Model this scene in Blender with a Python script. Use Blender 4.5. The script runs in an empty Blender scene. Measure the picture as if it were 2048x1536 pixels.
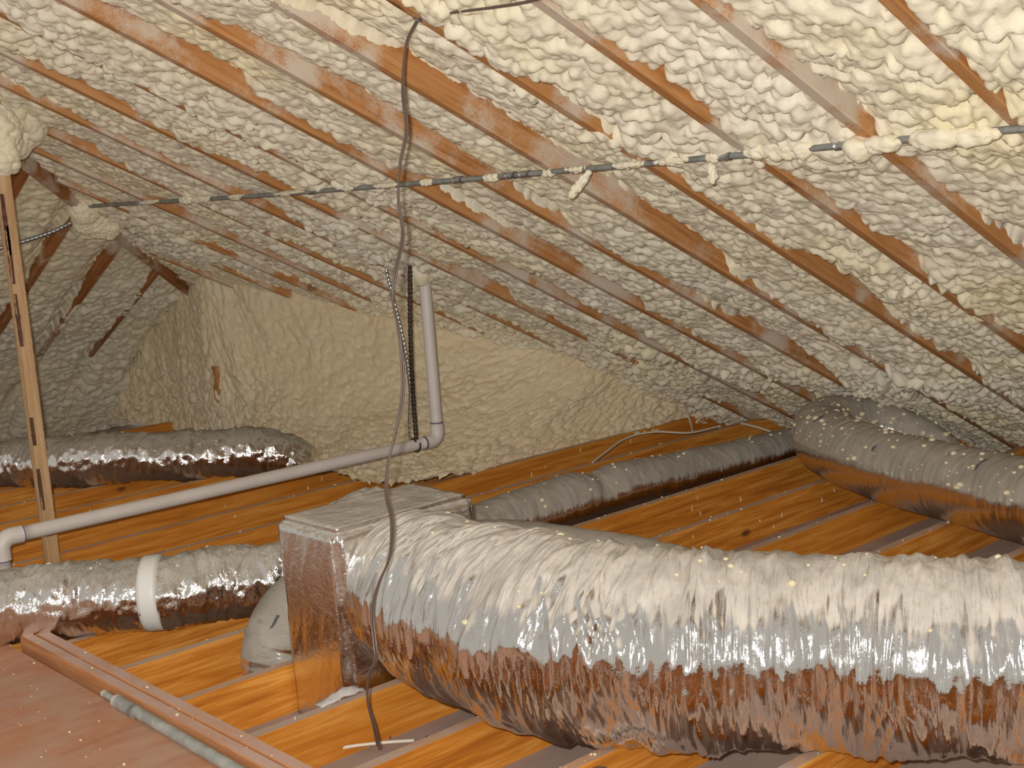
import bpy, bmesh, math, random
import numpy as np
from mathutils import Vector, Matrix

scene = bpy.context.scene
COL = scene.collection
rng = np.random.default_rng(7)
random.seed(11)

# ------------------------------------------------------------------ camera
F_PX, W_PX = 2593.0, 2048.0
CAM = Vector((0.0, 0.0, 1.4))
YAW, PITCH, ROLL = math.radians(49.05), math.radians(-8.389), math.radians(-4.363)
fwd = Vector((math.cos(YAW) * math.cos(PITCH), math.sin(YAW) * math.cos(PITCH), math.sin(PITCH)))
rgt0 = Vector((math.sin(YAW), -math.cos(YAW), 0))
up0 = rgt0.cross(fwd)
rgt = rgt0 * math.cos(ROLL) + up0 * math.sin(ROLL)
upv = -rgt0 * math.sin(ROLL) + up0 * math.cos(ROLL)
cam_data = bpy.data.cameras.new('camera')
cam_data.sensor_width = 36.0
cam_data.lens = 36.0 * F_PX / W_PX
cam_data.clip_start = 0.05
cam = bpy.data.objects.new('camera', cam_data)
COL.objects.link(cam)
cam.matrix_world = Matrix(((rgt.x, upv.x, -fwd.x, CAM.x), (rgt.y, upv.y, -fwd.y, CAM.y),
                           (rgt.z, upv.z, -fwd.z, CAM.z), (0, 0, 0, 1)))
scene.camera = cam

# ------------------------------------------------------------------ light
world = bpy.data.worlds.new('attic_fill')
scene.world = world
world.use_nodes = True
bg = world.node_tree.nodes['Background']
bg.inputs['Color'].default_value = (1.0, 0.95, 0.88, 1)
bg.inputs['Strength'].default_value = 0.48

fl = bpy.data.lights.new('camera_flash', 'SPOT')      # the photographer's flash, above and left of the lens
fl.energy = 680.0
fl.color = (1.0, 0.97, 0.93)
fl.shadow_soft_size = 0.018
fl.spot_size = math.radians(84)
fl.spot_blend = 0.45
fl.use_nodes = True                                     # fall-off softened beyond a real flash, to keep the far end lit
_em = fl.node_tree.nodes['Emission']
_fo = fl.node_tree.nodes.new('ShaderNodeLightFalloff')
_fo.inputs['Strength'].default_value = 1.0
_fo.inputs['Smooth'].default_value = 11.0
fl.node_tree.links.new(_fo.outputs['Quadratic'], _em.inputs['Strength'])
flash = bpy.data.objects.new('camera_flash', fl)
COL.objects.link(flash)
flash.location = CAM - rgt * 0.045 + upv * 0.06 + fwd * 0.02
flash.rotation_euler = fwd.to_track_quat('-Z', 'Y').to_euler()

vs = scene.view_settings
vs.view_transform = 'Standard'
vs.look = 'None'
vs.gamma = 1.0
vs.use_curve_mapping = False
vs.exposure = 0.0

# ------------------------------------------------------------------ geometry of the attic
S16 = 0.4064                 # joist and rafter spacing
SLOPE = 0.4975
ROOF0 = 2.948                # underside of the rafters: z = ROOF0 - SLOPE * x
HIP = 3.8                    # hip line: y = x + HIP
YR = 1.5606                  # first rafter in view
YJ = 6.672                   # farthest joist in view


def roof1(x): return ROOF0 - SLOPE * x
def roof2(y): return ROOF0 - SLOPE * (y - HIP)


def link(name, me, mat=None, parent=None, smooth=False):
    o = bpy.data.objects.new(name, me)
    COL.objects.link(o)
    if mat: me.materials.append(mat)
    if parent: o.parent = parent
    if smooth:
        me.polygons.foreach_set('use_smooth', np.ones(len(me.polygons), dtype=bool))
    return o


def tag(o, label=None, cat=None, group=None, kind=None):
    if label: o['label'] = label
    if cat: o['category'] = cat
    if group: o['group'] = group
    if kind: o['kind'] = kind
    return o


def empty(name, loc=(0, 0, 0)):
    o = bpy.data.objects.new(name, None)
    o.empty_display_size = 0.1
    o.location = loc
    COL.objects.link(o)
    return o


def mesh_np(name, V, Q):
    me = bpy.data.meshes.new(name)
    V = np.ascontiguousarray(V, dtype=np.float32)
    Q = np.ascontiguousarray(Q, dtype=np.int32)
    n = Q.shape[1]
    me.vertices.add(len(V)); me.vertices.foreach_set('co', V.ravel())
    me.loops.add(Q.size); me.loops.foreach_set('vertex_index', Q.ravel())
    me.polygons.add(len(Q))
    me.polygons.foreach_set('loop_start', np.arange(0, Q.size, n, dtype=np.int32))
    me.update(calc_edges=True)
    me.validate()
    return me


def grid_quads(nu, nv, wrap_v=False, flip=False):
    i = np.arange(nu - 1)[:, None]
    j = np.arange(nv if wrap_v else nv - 1)[None, :]
    j2 = (j + 1) % nv
    a = i * nv + j; b = (i + 1) * nv + j; c = (i + 1) * nv + j2; d = i * nv + j2
    q = np.stack([a, b, c, d], -1).reshape(-1, 4)
    return q[:, ::-1] if flip else q


# ------------------------------------------------------------------ noise
TAB = rng.random((512, 512))


def vnoise(x, y, px=512, py=512):
    x0 = np.floor(x).astype(int); y0 = np.floor(y).astype(int)
    fx = x - x0; fy = y - y0
    fx = fx * fx * (3 - 2 * fx); fy = fy * fy * (3 - 2 * fy)
    a = TAB[x0 % px, y0 % py]; b = TAB[(x0 + 1) % px, y0 % py]
    c = TAB[x0 % px, (y0 + 1) % py]; d = TAB[(x0 + 1) % px, (y0 + 1) % py]
    return (a * (1 - fx) + b * fx) * (1 - fy) + (c * (1 - fx) + d * fx) * fy


def fbm(x, y, o=3):
    s = 0; a = 1; t = 0
    for k in range(o):
        s = s + a * vnoise(x * 2 ** k + 17.3 * k, y * 2 ** k + 9.1 * k); t += a; a *= .5
    return s / t


JX, JY, JR, JA = (rng.random((256, 256)) for _ in range(4))


def caps(x, y, cell, rmin=.62, rmax=1.05):
    """union of rounded caps on a jittered grid: popcorn lumps, height 0..1"""
    u = x / cell; v = y / cell
    iu = np.floor(u).astype(int); iv = np.floor(v).astype(int)
    best = np.zeros_like(u)
    for di in (-1, 0, 1):
        for dj in (-1, 0, 1):
            a = (iu + di) % 256; b = (iv + dj) % 256
            cx = iu + di + JX[a, b]; cy = iv + dj + JY[a, b]
            r = rmin + (rmax - rmin) * JR[a, b]
            d2 = ((u - cx) ** 2 + (v - cy) ** 2) / (r * r)
            h = (0.55 + 0.45 * JA[a, b]) * np.sqrt(np.maximum(0, 1 - d2))
            best = np.maximum(best, h)
    return best


def foam_lumps(x, y, gain=1.0, fine=True):
    """relief of sprayed foam in metres"""
    wx = x + 0.030 * (vnoise(x * 14, y * 14) - .5) + 0.012 * (vnoise(x * 45, y * 45) - .5)
    wy = y + 0.030 * (vnoise(x * 14 + 50, y * 14 + 31) - .5) + 0.012 * (vnoise(x * 45 + 9, y * 45 + 77) - .5)
    big = caps(wx, wy * 1.15, 0.085)
    mid = caps(wx + 3.1 + 0.02 * big, wy * 1.2 + 1.7, 0.044, .52, .9)
    sml = caps(wx * 1.1 + 7.7, wy + 5.2 + 0.02 * mid, 0.024, .5, .85)
    z = np.clip(fbm(x * 1.6 + 4, y * 1.6 + 8, 2) * 2.2 - .6, 0.15, 1)       # calm and lumpy zones
    return gain * (0.030 * big * z + 0.029 * mid * (0.5 + .5 * z) + 0.0055 * sml)


# ------------------------------------------------------------------ materials
def new_mat(name):
    m = bpy.data.materials.new(name)
    m.use_nodes = True
    nt = m.node_tree
    b = nt.nodes['Principled BSDF']
    return m, nt, b


def N(nt, kind, **kw):
    n = nt.nodes.new(kind)
    for k, v in kw.items():
        if k == 'inp':
            for kk, vv in v.items(): n.inputs[kk].default_value = vv
        else: setattr(n, k, v)
    return n


def ramp(nt, fac, stops):
    r = nt.nodes.new('ShaderNodeValToRGB')
    el = r.color_ramp.elements
    while len(el) > 1: el.remove(el[-1])
    el[0].position = stops[0][0]; el[0].color = (*stops[0][1], 1) if len(stops[0][1]) == 3 else stops[0][1]
    for p, c in stops[1:]:
        e = el.new(p); e.color = (*c, 1)
    nt.links.new(fac, r.inputs['Fac'])
    return r.outputs['Color']


def mixc(nt, fac, a, b):
    m = nt.nodes.new('ShaderNodeMix'); m.data_type = 'RGBA'
    if hasattr(fac, 'links'): nt.links.new(fac, m.inputs[0])
    else: m.inputs[0].default_value = fac
    for s, v in ((6, a), (7, b)):
        if hasattr(v, 'links'): nt.links.new(v, m.inputs[s])
        else: m.inputs[s].default_value = (*v, 1)
    return m.outputs[2]


def math_n(nt, op, a, b=None, c=None, clamp=False):
    m = nt.nodes.new('ShaderNodeMath'); m.operation = op; m.use_clamp = clamp
    for i, v in enumerate((a, b, c)):
        if v is None: continue
        if hasattr(v, 'links'): nt.links.new(v, m.inputs[i])
        else: m.inputs[i].default_value = v
    return m.outputs[0]


def smooth_step(nt, v, lo, hi):
    m = nt.nodes.new('ShaderNodeMapRange'); m.interpolation_type = 'SMOOTHSTEP'
    nt.links.new(v, m.inputs['Value'])
    m.inputs['From Min'].default_value = lo; m.inputs['From Max'].default_value = hi
    return m.outputs['Result']


def coords(nt, scale=(1, 1, 1), kind='Object'):
    tc = nt.nodes.new('ShaderNodeTexCoord')
    mp = nt.nodes.new('ShaderNodeMapping')
    mp.inputs['Scale'].default_value = scale
    nt.links.new(tc.outputs[kind], mp.inputs['Vector'])
    return mp.outputs['Vector']


def noise(nt, vec, scale, detail=3, rough=.55, dist=0.0):
    n = nt.nodes.new('ShaderNodeTexNoise')
    nt.links.new(vec, n.inputs['Vector'])
    n.inputs['Scale'].default_value = scale; n.inputs['Detail'].default_value = detail
    n.inputs['Roughness'].default_value = rough; n.inputs['Distortion'].default_value = dist
    return n.outputs['Fac']


def bump(nt, h, dist, strength=1.0, prev=None):
    b = nt.nodes.new('ShaderNodeBump')
    b.inputs['Distance'].default_value = dist; b.inputs['Strength'].default_value = strength
    nt.links.new(h, b.inputs['Height'])
    if prev: nt.links.new(prev, b.inputs['Normal'])
    return b.outputs['Normal']


def mat_foam(name, c1, c2, c3):
    m, nt, b = new_mat(name)
    v = coords(nt)
    big = noise(nt, v, 1.7, 3)
    c = ramp(nt, big, [(0.3, c1), (0.52, c2), (0.68, c3)])
    sp = noise(nt, v, 26, 4)
    c = mixc(nt, smooth_step(nt, sp, .55, .8), c, tuple(x * .9 for x in c2))
    nt.links.new(c, b.inputs['Base Color'])
    b.inputs['Roughness'].default_value = .5
    b.inputs['Specular IOR Level'].default_value = .35
    b.inputs['Diffuse Roughness'].default_value = .10
    h = math_n(nt, 'ADD', noise(nt, v, 90, 4), math_n(nt, 'MULTIPLY', noise(nt, v, 320, 2), .3))
    nt.links.new(bump(nt, h, .003, .6), b.inputs['Normal'])
    return m


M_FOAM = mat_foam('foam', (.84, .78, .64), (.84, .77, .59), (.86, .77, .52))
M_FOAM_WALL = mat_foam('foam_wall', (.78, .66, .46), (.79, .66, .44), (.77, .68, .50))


def mat_wood(name, dark, mid, light, grain=(1.2, 22, 22), dust=None, dust_amt=.85, spray=0.0, knots=True):
    """grain runs along local x; dust lies on faces that look up; spray = thin mist of foam on the wood"""
    m, nt, b = new_mat(name)
    tc = nt.nodes.new('ShaderNodeTexCoord')
    oi = nt.nodes.new('ShaderNodeObjectInfo')
    add = nt.nodes.new('ShaderNodeVectorMath'); add.operation = 'ADD'
    cmb = nt.nodes.new('ShaderNodeCombineXYZ')
    off = math_n(nt, 'MULTIPLY', oi.outputs['Random'], 37.0)
    for i in range(3): nt.links.new(off, cmb.inputs[i])
    nt.links.new(tc.outputs['Object'], add.inputs[0]); nt.links.new(cmb.outputs[0], add.inputs[1])
    mp = nt.nodes.new('ShaderNodeMapping'); mp.inputs['Scale'].default_value = grain
    nt.links.new(add.outputs[0], mp.inputs['Vector'])
    g = noise(nt, mp.outputs[0], 2.2, 5, .6, .6)
    c = ramp(nt, g, [(0.33, dark), (0.48, mid), (0.63, light)])
    fine = noise(nt, mp.outputs[0], 11, 3)
    c = mixc(nt, math_n(nt, 'MULTIPLY', smooth_step(nt, fine, .56, .70), .45), c, dark)
    tint = math_n(nt, 'MULTIPLY', oi.outputs['Random'], .45)
    c = mixc(nt, tint, c, mid)
    if knots:
        vo = nt.nodes.new('ShaderNodeTexVoronoi')
        mp2 = nt.nodes.new('ShaderNodeMapping'); mp2.inputs['Scale'].default_value = (1.6, 3.3, 3.3)
        nt.links.new(add.outputs[0], mp2.inputs['Vector']); nt.links.new(mp2.outputs[0], vo.inputs['Vector'])
        vo.inputs['Scale'].default_value = 1.0
        k = smooth_step(nt, vo.outputs['Distance'], .075, .03)
        c = mixc(nt, math_n(nt, 'MULTIPLY', k, .85), c, (.10, .03, .012))
    geo = nt.nodes.new('ShaderNodeNewGeometry')
    sx = nt.nodes.new('ShaderNodeSeparateXYZ'); nt.links.new(geo.outputs['Normal'], sx.inputs[0])
    v = coords(nt)
    if dust:
        dn = smooth_step(nt, noise(nt, v, 5.5, 5, .65), .32, .68)
        f = smooth_step(nt, sx.outputs['Z'], .75, .95)
        f = math_n(nt, 'MULTIPLY', f, math_n(nt, 'ADD', math_n(nt, 'MULTIPLY', dn, .55), dust_amt - .28), clamp=True)
        c = mixc(nt, f, c, dust)
    if spray:
        sn = noise(nt, add.outputs[0], 3.0, 4, .6)
        gr = noise(nt, v, 160, 2)
        t = math_n(nt, 'ADD', sn, math_n(nt, 'MULTIPLY', math_n(nt, 'SUBTRACT', gr, .5), .16))
        c = mixc(nt, smooth_step(nt, t, .58 - spray * .12, .68 - spray * .06), c, (.66, .56, .44))
    nt.links.new(c, b.inputs['Base Color'])
    b.inputs['Roughness'].default_value = .62
    b.inputs['Specular IOR Level'].default_value = .25
    nt.links.new(bump(nt, fine, .0015, .5), b.inputs['Normal'])
    return m


M_JOIST = mat_wood('joist_wood', (.40, .12, .014), (.60, .215, .024), (.76, .36, .075), dust=(.50, .37, .29))
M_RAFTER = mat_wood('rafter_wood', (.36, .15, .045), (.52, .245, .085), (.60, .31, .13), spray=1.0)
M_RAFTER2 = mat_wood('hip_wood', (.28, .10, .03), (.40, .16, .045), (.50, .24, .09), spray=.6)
M_POST = mat_wood('post_wood', (.40, .22, .10), (.55, .34, .17), (.66, .46, .27), grain=(22, 22, 1.2), knots=False)
M_RAIL = mat_wood('rail_wood', (.46, .19, .08), (.58, .26, .11), (.66, .33, .16), grain=(22, 1.2, 22), dust=(.62, .43, .35), dust_amt=.85)
M_PLY = mat_wood('ply_wood', (.42, .15, .07), (.54, .22, .11), (.60, .28, .15), grain=(1.0, 7, 7), dust=(.54, .39, .29), dust_amt=.40, knots=False)


def mat_plain(name, col, rough=.5, metal=0.0, bump_s=0.0, var=0.0, scale=20):
    m, nt, b = new_mat(name)
    v = coords(nt)
    if var:
        c = mixc(nt, smooth_step(nt, noise(nt, v, scale, 4), .35, .7), tuple(x * (1 - var) for x in col), col)
        nt.links.new(c, b.inputs['Base Color'])
    else: b.inputs['Base Color'].default_value = (*col, 1)
    b.inputs['Roughness'].default_value = rough; b.inputs['Metallic'].default_value = metal
    if bump_s: nt.links.new(bump(nt, noise(nt, v, scale * 6, 3), bump_s), b.inputs['Normal'])
    return m


def mat_foil(name, dust, lo=.40, hi=.72, rough=.14, crinkle=.0022, patch=.30, clean=(.82, .79, .75), skin=True, streak=.5, stretch=.10, dbump=2.2):
    """metallised film with settled dust on the upward faces; wrinkles run round the duct"""
    m, nt, b = new_mat(name)
    v = coords(nt)
    geo = nt.nodes.new('ShaderNodeNewGeometry')
    sx = nt.nodes.new('ShaderNodeSeparateXYZ'); nt.links.new(geo.outputs['Normal'], sx.inputs[0])
    n1 = noise(nt, v, 14, 4, .6)
    n2 = noise(nt, v, 70, 3, .6)
    n3 = noise(nt, v, 3.2, 2)
    if skin:
        at = nt.nodes.new('ShaderNodeAttribute'); at.attribute_name = 'skin'
        mp = nt.nodes.new('ShaderNodeMapping'); mp.inputs['Scale'].default_value = (1, stretch, 1)
        nt.links.new(at.outputs['Vector'], mp.inputs['Vector'])
        w = noise(nt, mp.outputs[0], 75, 4, .6, .35)
        w2 = noise(nt, mp.outputs[0], 210, 2, .5, .2)
    else:
        w = noise(nt, v, 38, 4, .6, .8); w2 = n2
    t = math_n(nt, 'ADD', sx.outputs['Z'], math_n(nt, 'MULTIPLY', math_n(nt, 'SUBTRACT', n1, .5), patch))
    t = math_n(nt, 'ADD', t, math_n(nt, 'MULTIPLY', math_n(nt, 'SUBTRACT', w, .5), streak))
    f = smooth_step(nt, t, lo, hi)
    dcol = mixc(nt, smooth_step(nt, n1, .40, .66), tuple(x * .86 for x in dust), dust)
    dcol = mixc(nt, smooth_step(nt, n3, .50, .66), dcol, tuple(x * .74 for x in dust))
    dcol = mixc(nt, math_n(nt, 'MULTIPLY', smooth_step(nt, w2, .60, .72), .55), dcol, tuple(x * .45 for x in dust))
    b.inputs['Base Color'].default_value = (*clean, 1)
    b.inputs['Metallic'].default_value = 1.0
    b.inputs['Roughness'].default_value = rough
    h = math_n(nt, 'ADD', w, math_n(nt, 'MULTIPLY', n2, .25))
    h = math_n(nt, 'ADD', h, math_n(nt, 'MULTIPLY', w2, .35))
    nrm = bump(nt, h, crinkle, 1.0)
    nt.links.new(nrm, b.inputs['Normal'])
    d = nt.nodes.new('ShaderNodeBsdfDiffuse')
    nt.links.new(dcol, d.inputs['Color'])
    nt.links.new(bump(nt, h, crinkle * dbump, 1.0), d.inputs['Normal'])
    mx = nt.nodes.new('ShaderNodeMixShader')
    nt.links.new(f, mx.inputs[0]); nt.links.new(b.outputs[0], mx.inputs[1]); nt.links.new(d.outputs[0], mx.inputs[2])
    nt.links.new(mx.outputs[0], nt.nodes['Material Output'].inputs['Surface'])
    return m


M_FOIL_BIG = mat_foil('foil_main', (.70, .65, .57), lo=.46, hi=.68, rough=.10, crinkle=.003)
M_FOIL_BOX = mat_foil('foil_box', (.64, .59, .51), lo=.45, hi=.85, rough=.2, skin=False)
M_FOIL_FAR = mat_foil('foil_far', (.46, .42, .34), lo=.42, hi=.64, rough=.10, crinkle=.004, stretch=.35)
M_FOIL_MID = mat_foil('foil_mid', (.56, .51, .43), lo=.44, hi=.68, rough=.10, crinkle=.004, stretch=.35)
M_FOIL_GREY = mat_foil('foil_grey', (.44, .40, .34), lo=-.05, hi=.25, patch=.2, dbump=.8)
M_FOIL_RIGHT = mat_foil('foil_right', (.47, .42, .35), lo=.06, hi=.34, patch=.16, rough=.2, dbump=.6)

M_PVC = mat_plain('pvc', (.74, .67, .61), .45, var=.08, scale=6)
M_PRIMER = mat_plain('pipe_primer', (.16, .10, .22), .6)
M_STEEL = mat_plain('galvanised', (.50, .51, .52), .38, .85, .0003, .25, 30)
M_STEEL_DUST = mat_plain('dusty_steel', (.36, .37, .34), .6, .35, .0003, .35, 25)
M_PIPE = mat_plain('zinc_pipe', (.50, .51, .46), .6, .15, .0003, .3, 25)
M_DARK = mat_plain('dark_strap', (.05, .035, .022), .5, .3)
M_ZINC = mat_plain('zinc_strap', (.55, .56, .54), .3, .9, 0, .2, 60)
M_CORD = mat_plain('cord_jacket', (.13, .09, .07), .35)
M_WHITEWIRE = mat_plain('white_cable', (.72, .64, .52), .5)
M_STRAP = mat_plain('white_band', (.78, .78, .73), .45)
M_DRYWALL = mat_plain('drywall_back', (.42, .32, .27), .85, var=.15, scale=5)
M_PATCH = mat_plain('dark_film', (.10, .10, .11), .3)
M_BARK = mat_plain('bark', (.15, .06, .03), .8, var=.5, scale=40)
M_PAPER = mat_plain('torn_wrap', (.62, .58, .54), .6, var=.12, scale=15)
M_CRUMB = mat_plain('foam_crumb', (.80, .70, .47), .6)
M_STEELN = mat_plain('nail_steel', (.30, .29, .30), .4, .8)

# ------------------------------------------------------------------ small builders
def box_mesh(name, x0, x1, y0, y1, z0, z1, bev=.002):
    bm = bmesh.new()
    bmesh.ops.create_cube(bm, size=1)
    for v in bm.verts:
        v.co = Vector((x0 + (v.co.x + .5) * (x1 - x0), y0 + (v.co.y + .5) * (y1 - y0), z0 + (v.co.z + .5) * (z1 - z0)))
    if bev: bmesh.ops.bevel(bm, geom=bm.edges[:], offset=bev, segments=1, affect='EDGES')
    me = bpy.data.meshes.new(name); bm.to_mesh(me); bm.free()
    return me


def catmull(P, R, step):
    P = np.array(P, float); R = np.array(R, float)
    Pe = np.vstack([2 * P[0] - P[1], P, 2 * P[-1] - P[-2]]); Re = np.concatenate([[R[0]], R, [R[-1]]])
    out = []; ro = []
    for i in range(1, len(Pe) - 2):
        n = max(2, int(np.linalg.norm(Pe[i + 1] - Pe[i]) / step * 2))
        t = np.linspace(0, 1, n, endpoint=False)[:, None]
        p0, p1, p2, p3 = Pe[i - 1], Pe[i], Pe[i + 1], Pe[i + 2]
        out.append(.5 * (2 * p1 + (p2 - p0) * t + (2 * p0 - 5 * p1 + 4 * p2 - p3) * t ** 2 + (3 * p1 - p0 - 3 * p2 + p3) * t ** 3))
        ro.append(Re[i] + (Re[i + 1] - Re[i]) * (t[:, 0] ** 2 * (3 - 2 * t[:, 0])))
    out.append(Pe[-2][None]); ro.append(Re[-2:-1])
    A = np.vstack(out); B = np.concatenate(ro)
    L = np.concatenate([[0], np.cumsum(np.linalg.norm(np.diff(A, axis=0), axis=1))])
    n = max(3, int(L[-1] / step))
    s = np.linspace(0, L[-1], n)
    return np.stack([np.interp(s, L, A[:, k]) for k in range(3)], 1), np.interp(s, L, B), s


def frames(C):
    T = np.gradient(C, axis=0); T /= np.linalg.norm(T, axis=1)[:, None]
    U = np.zeros_like(C)
    ref = np.array([0, 0, 1.]) if abs(T[0][2]) < .9 else np.array([1., 0, 0])
    u = ref - T[0] * (ref @ T[0]); u /= np.linalg.norm(u)
    for i in range(len(C)):
        u = u - T[i] * (u @ T[i]); u /= np.linalg.norm(u)
        U[i] = u
    return T, U, np.cross(T, U)


def tube_arrays(P, r, step=.01, nseg=10, base=0):
    R = r if hasattr(r, '__len__') else [r] * len(P)
    C, RR, s = catmull(P, R, step)
    T, U, B = frames(C)
    th = np.linspace(0, 2 * np.pi, nseg, endpoint=False)
    V = C[:, None] + RR[:, None, None] * (U[:, None] * np.cos(th)[None, :, None] + B[:, None] * np.sin(th)[None, :, None])
    V = V.reshape(-1, 3)
    Q = grid_quads(len(C), nseg, True, True)
    # close the ends with a collapsed ring
    n = len(V); Ve = np.vstack([V, C[0][None], C[-1][None]])
    caps_ = []
    for k in range(nseg):
        k2 = (k + 1) % nseg
        caps_.append((n, k, k2, k2)); caps_.append((n + 1, (len(C) - 1) * nseg + k2, (len(C) - 1) * nseg + k, (len(C) - 1) * nseg + k))
    return Ve, Q, caps_


def mesh_poly(name, V, faces):
    me = bpy.data.meshes.new(name)
    me.from_pydata([tuple(v) for v in V], [], [tuple(dict.fromkeys(f)) for f in faces])
    me.update()
    return me


def tube(name, P, r, mat, parent=None, step=.01, nseg=10):
    V, Q, cp = tube_arrays(P, r, step, nseg)
    return link(name, mesh_poly(name, V, [tuple(q) for q in Q] + cp), mat, parent, True)


def blob_mesh(name, rx, ry, rz, seed, sub=3, rough=.25, lump=9.0):
    """lumpy foam blob: an ellipsoid covered in rounded knobs"""
    bm = bmesh.new()
    bmesh.ops.create_icosphere(bm, subdivisions=sub, radius=1)
    P = np.array([v.co[:] for v in bm.verts])
    r_ = np.random.default_rng(int(seed) + 100)
    sc = np.array([rx, ry, rz]); m = min(sc)
    Q = P * sc
    fine = lump > 12; nk = int(700 if lump > 25 else (160 if fine else 14 + lump * 6))
    D = r_.normal(size=(nk, 3)); D /= np.linalg.norm(D, axis=1)[:, None]
    K = D * sc; kr = m * ((.10 + .20 * r_.random(nk)) if lump > 25 else (.22 + .38 * r_.random(nk)) if fine else (.35 + .45 * r_.random(nk)))
    best = np.zeros(len(P))
    for k, rr in zip(K, kr):
        d2 = ((Q - k) ** 2).sum(1) / (rr * rr)
        best = np.maximum(best, rr * np.sqrt(np.maximum(0, 1 - d2)))
    n = P / sc; n /= np.linalg.norm(n, axis=1)[:, None]
    low = .16 * m * (np.sin(Q[:, 0] / m * 3 + seed) + np.cos(Q[:, 1] / m * 2.6 + seed * 2) + np.sin(Q[:, 2] / m * 3.4)) * (1.0 if fine else .3)
    Q = Q * .85 + n * (best * (rough * 2.0 if lump <= 25 else 1.0) + low * .6)[:, None]
    for v, q in zip(bm.verts, Q): v.co = Vector(q)
    me = bpy.data.meshes.new(name); bm.to_mesh(me); bm.free()
    return me


def floor_z(y, sag):
    """how low a soft duct can hang: it rests on the joists and sags between them"""
    fr = ((YJ - y) / S16) % 1.0          # 0 = near face of a joist
    d = np.minimum(fr, 1 - fr)
    return .003 - sag * np.clip((d - .12) / .38, 0, 1) ** .8


def duct(name, P, R, mat, parent, step=.008, nseg=96, wr=.006, freq=1 / .022, sag=.03, seed=0, rest=True, rib=0.0, iso=0.0):
    C, RR, s = catmull(P, R, step)
    T, U, B = frames(C)
    th = np.linspace(-np.pi, np.pi, nseg, endpoint=False)
    Sg, Tg = np.meshgrid(s, th, indexing='ij')
    u = Tg / (2 * np.pi) + .5
    sh = 1.6 * (fbm(Sg * 3 + seed, u * 4 + seed, 2) - .5)           # wrinkles lean one way, then the other
    w1 = vnoise(Sg * freq * .55 + sh * 2.2 + seed, u * 6 + seed, 512, 6)
    w2 = vnoise(Sg * freq * 1.1 - sh * 3 + 40 + seed, u * 9, 512, 9)
    w3 = vnoise(Sg * freq * 2.3 + sh * 4 + 90 + seed, u * 16, 512, 16)
    r1 = 1 - np.abs(2 * w1 - 1); r2 = 1 - np.abs(2 * w2 - 1); r3 = 1 - np.abs(2 * w3 - 1)
    zone = np.clip(vnoise(Sg * 7 + seed * 3, u * 5 + seed, 512, 5) * 1.8 - .25, .15, 1.2)
    disp = wr * (1.0 * r1 + .85 * r2 * zone + .6 * r3 * zone - 1.1)
    disp = disp + .5 * wr * (vnoise(Sg * 9 + seed, u * 5, 512, 5) - .5) * 2.5 + iso * (fbm(Sg * 38 + seed, u * 24, 2) - .5)
    if rib: disp = disp + rib * np.cos(2 * np.pi * Sg / .045) * .5
    rad = RR[:, None] + disp
    V = C[:, None] + rad[..., None] * (U[:, None] * np.cos(th)[None, :, None] + B[:, None] * np.sin(th)[None, :, None])
    if rest:
        V[..., 2] = np.maximum(V[..., 2], floor_z(V[..., 1], sag) + .004 * (w2 - .5))
    V = V.reshape(-1, 3)
    n = len(V)
    V = np.vstack([V, C[:1], C[-1:]])
    me = mesh_poly_fast(name, V, grid_quads(len(C), nseg, True, True), nseg, len(C), n)
    at = me.attributes.new('skin', 'FLOAT_VECTOR', 'POINT')
    sk = np.zeros((n + 2, 3), np.float32); sk[:n, 0] = Sg.ravel(); sk[:n, 1] = (Tg * RR[:, None]).ravel(); sk[:n, 2] = seed
    at.data.foreach_set('vector', sk.ravel())
    return link(name, me, mat, parent, True)


def mesh_poly_fast(name, V, Q, nseg, nc, n):
    k = np.arange(nseg); k2 = (k + 1) % nseg
    tri = np.concatenate([np.stack([np.full(nseg, n), k2, k], 1), np.stack([np.full(nseg, n + 1), (nc - 1) * nseg + k, (nc - 1) * nseg + k2], 1)])
    me = bpy.data.meshes.new(name)
    me.vertices.add(len(V)); me.vertices.foreach_set('co', np.ascontiguousarray(V, dtype=np.float32).ravel())
    loops = np.concatenate([Q.ravel(), tri.ravel()]).astype(np.int32)
    me.loops.add(len(loops)); me.loops.foreach_set('vertex_index', loops)
    me.polygons.add(len(Q) + len(tri))
    st = np.concatenate([np.arange(len(Q)) * 4, len(Q) * 4 + np.arange(len(tri)) * 3]).astype(np.int32)
    me.polygons.foreach_set('loop_start', st)
    me.update(calc_edges=True); me.validate()
    return me


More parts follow.
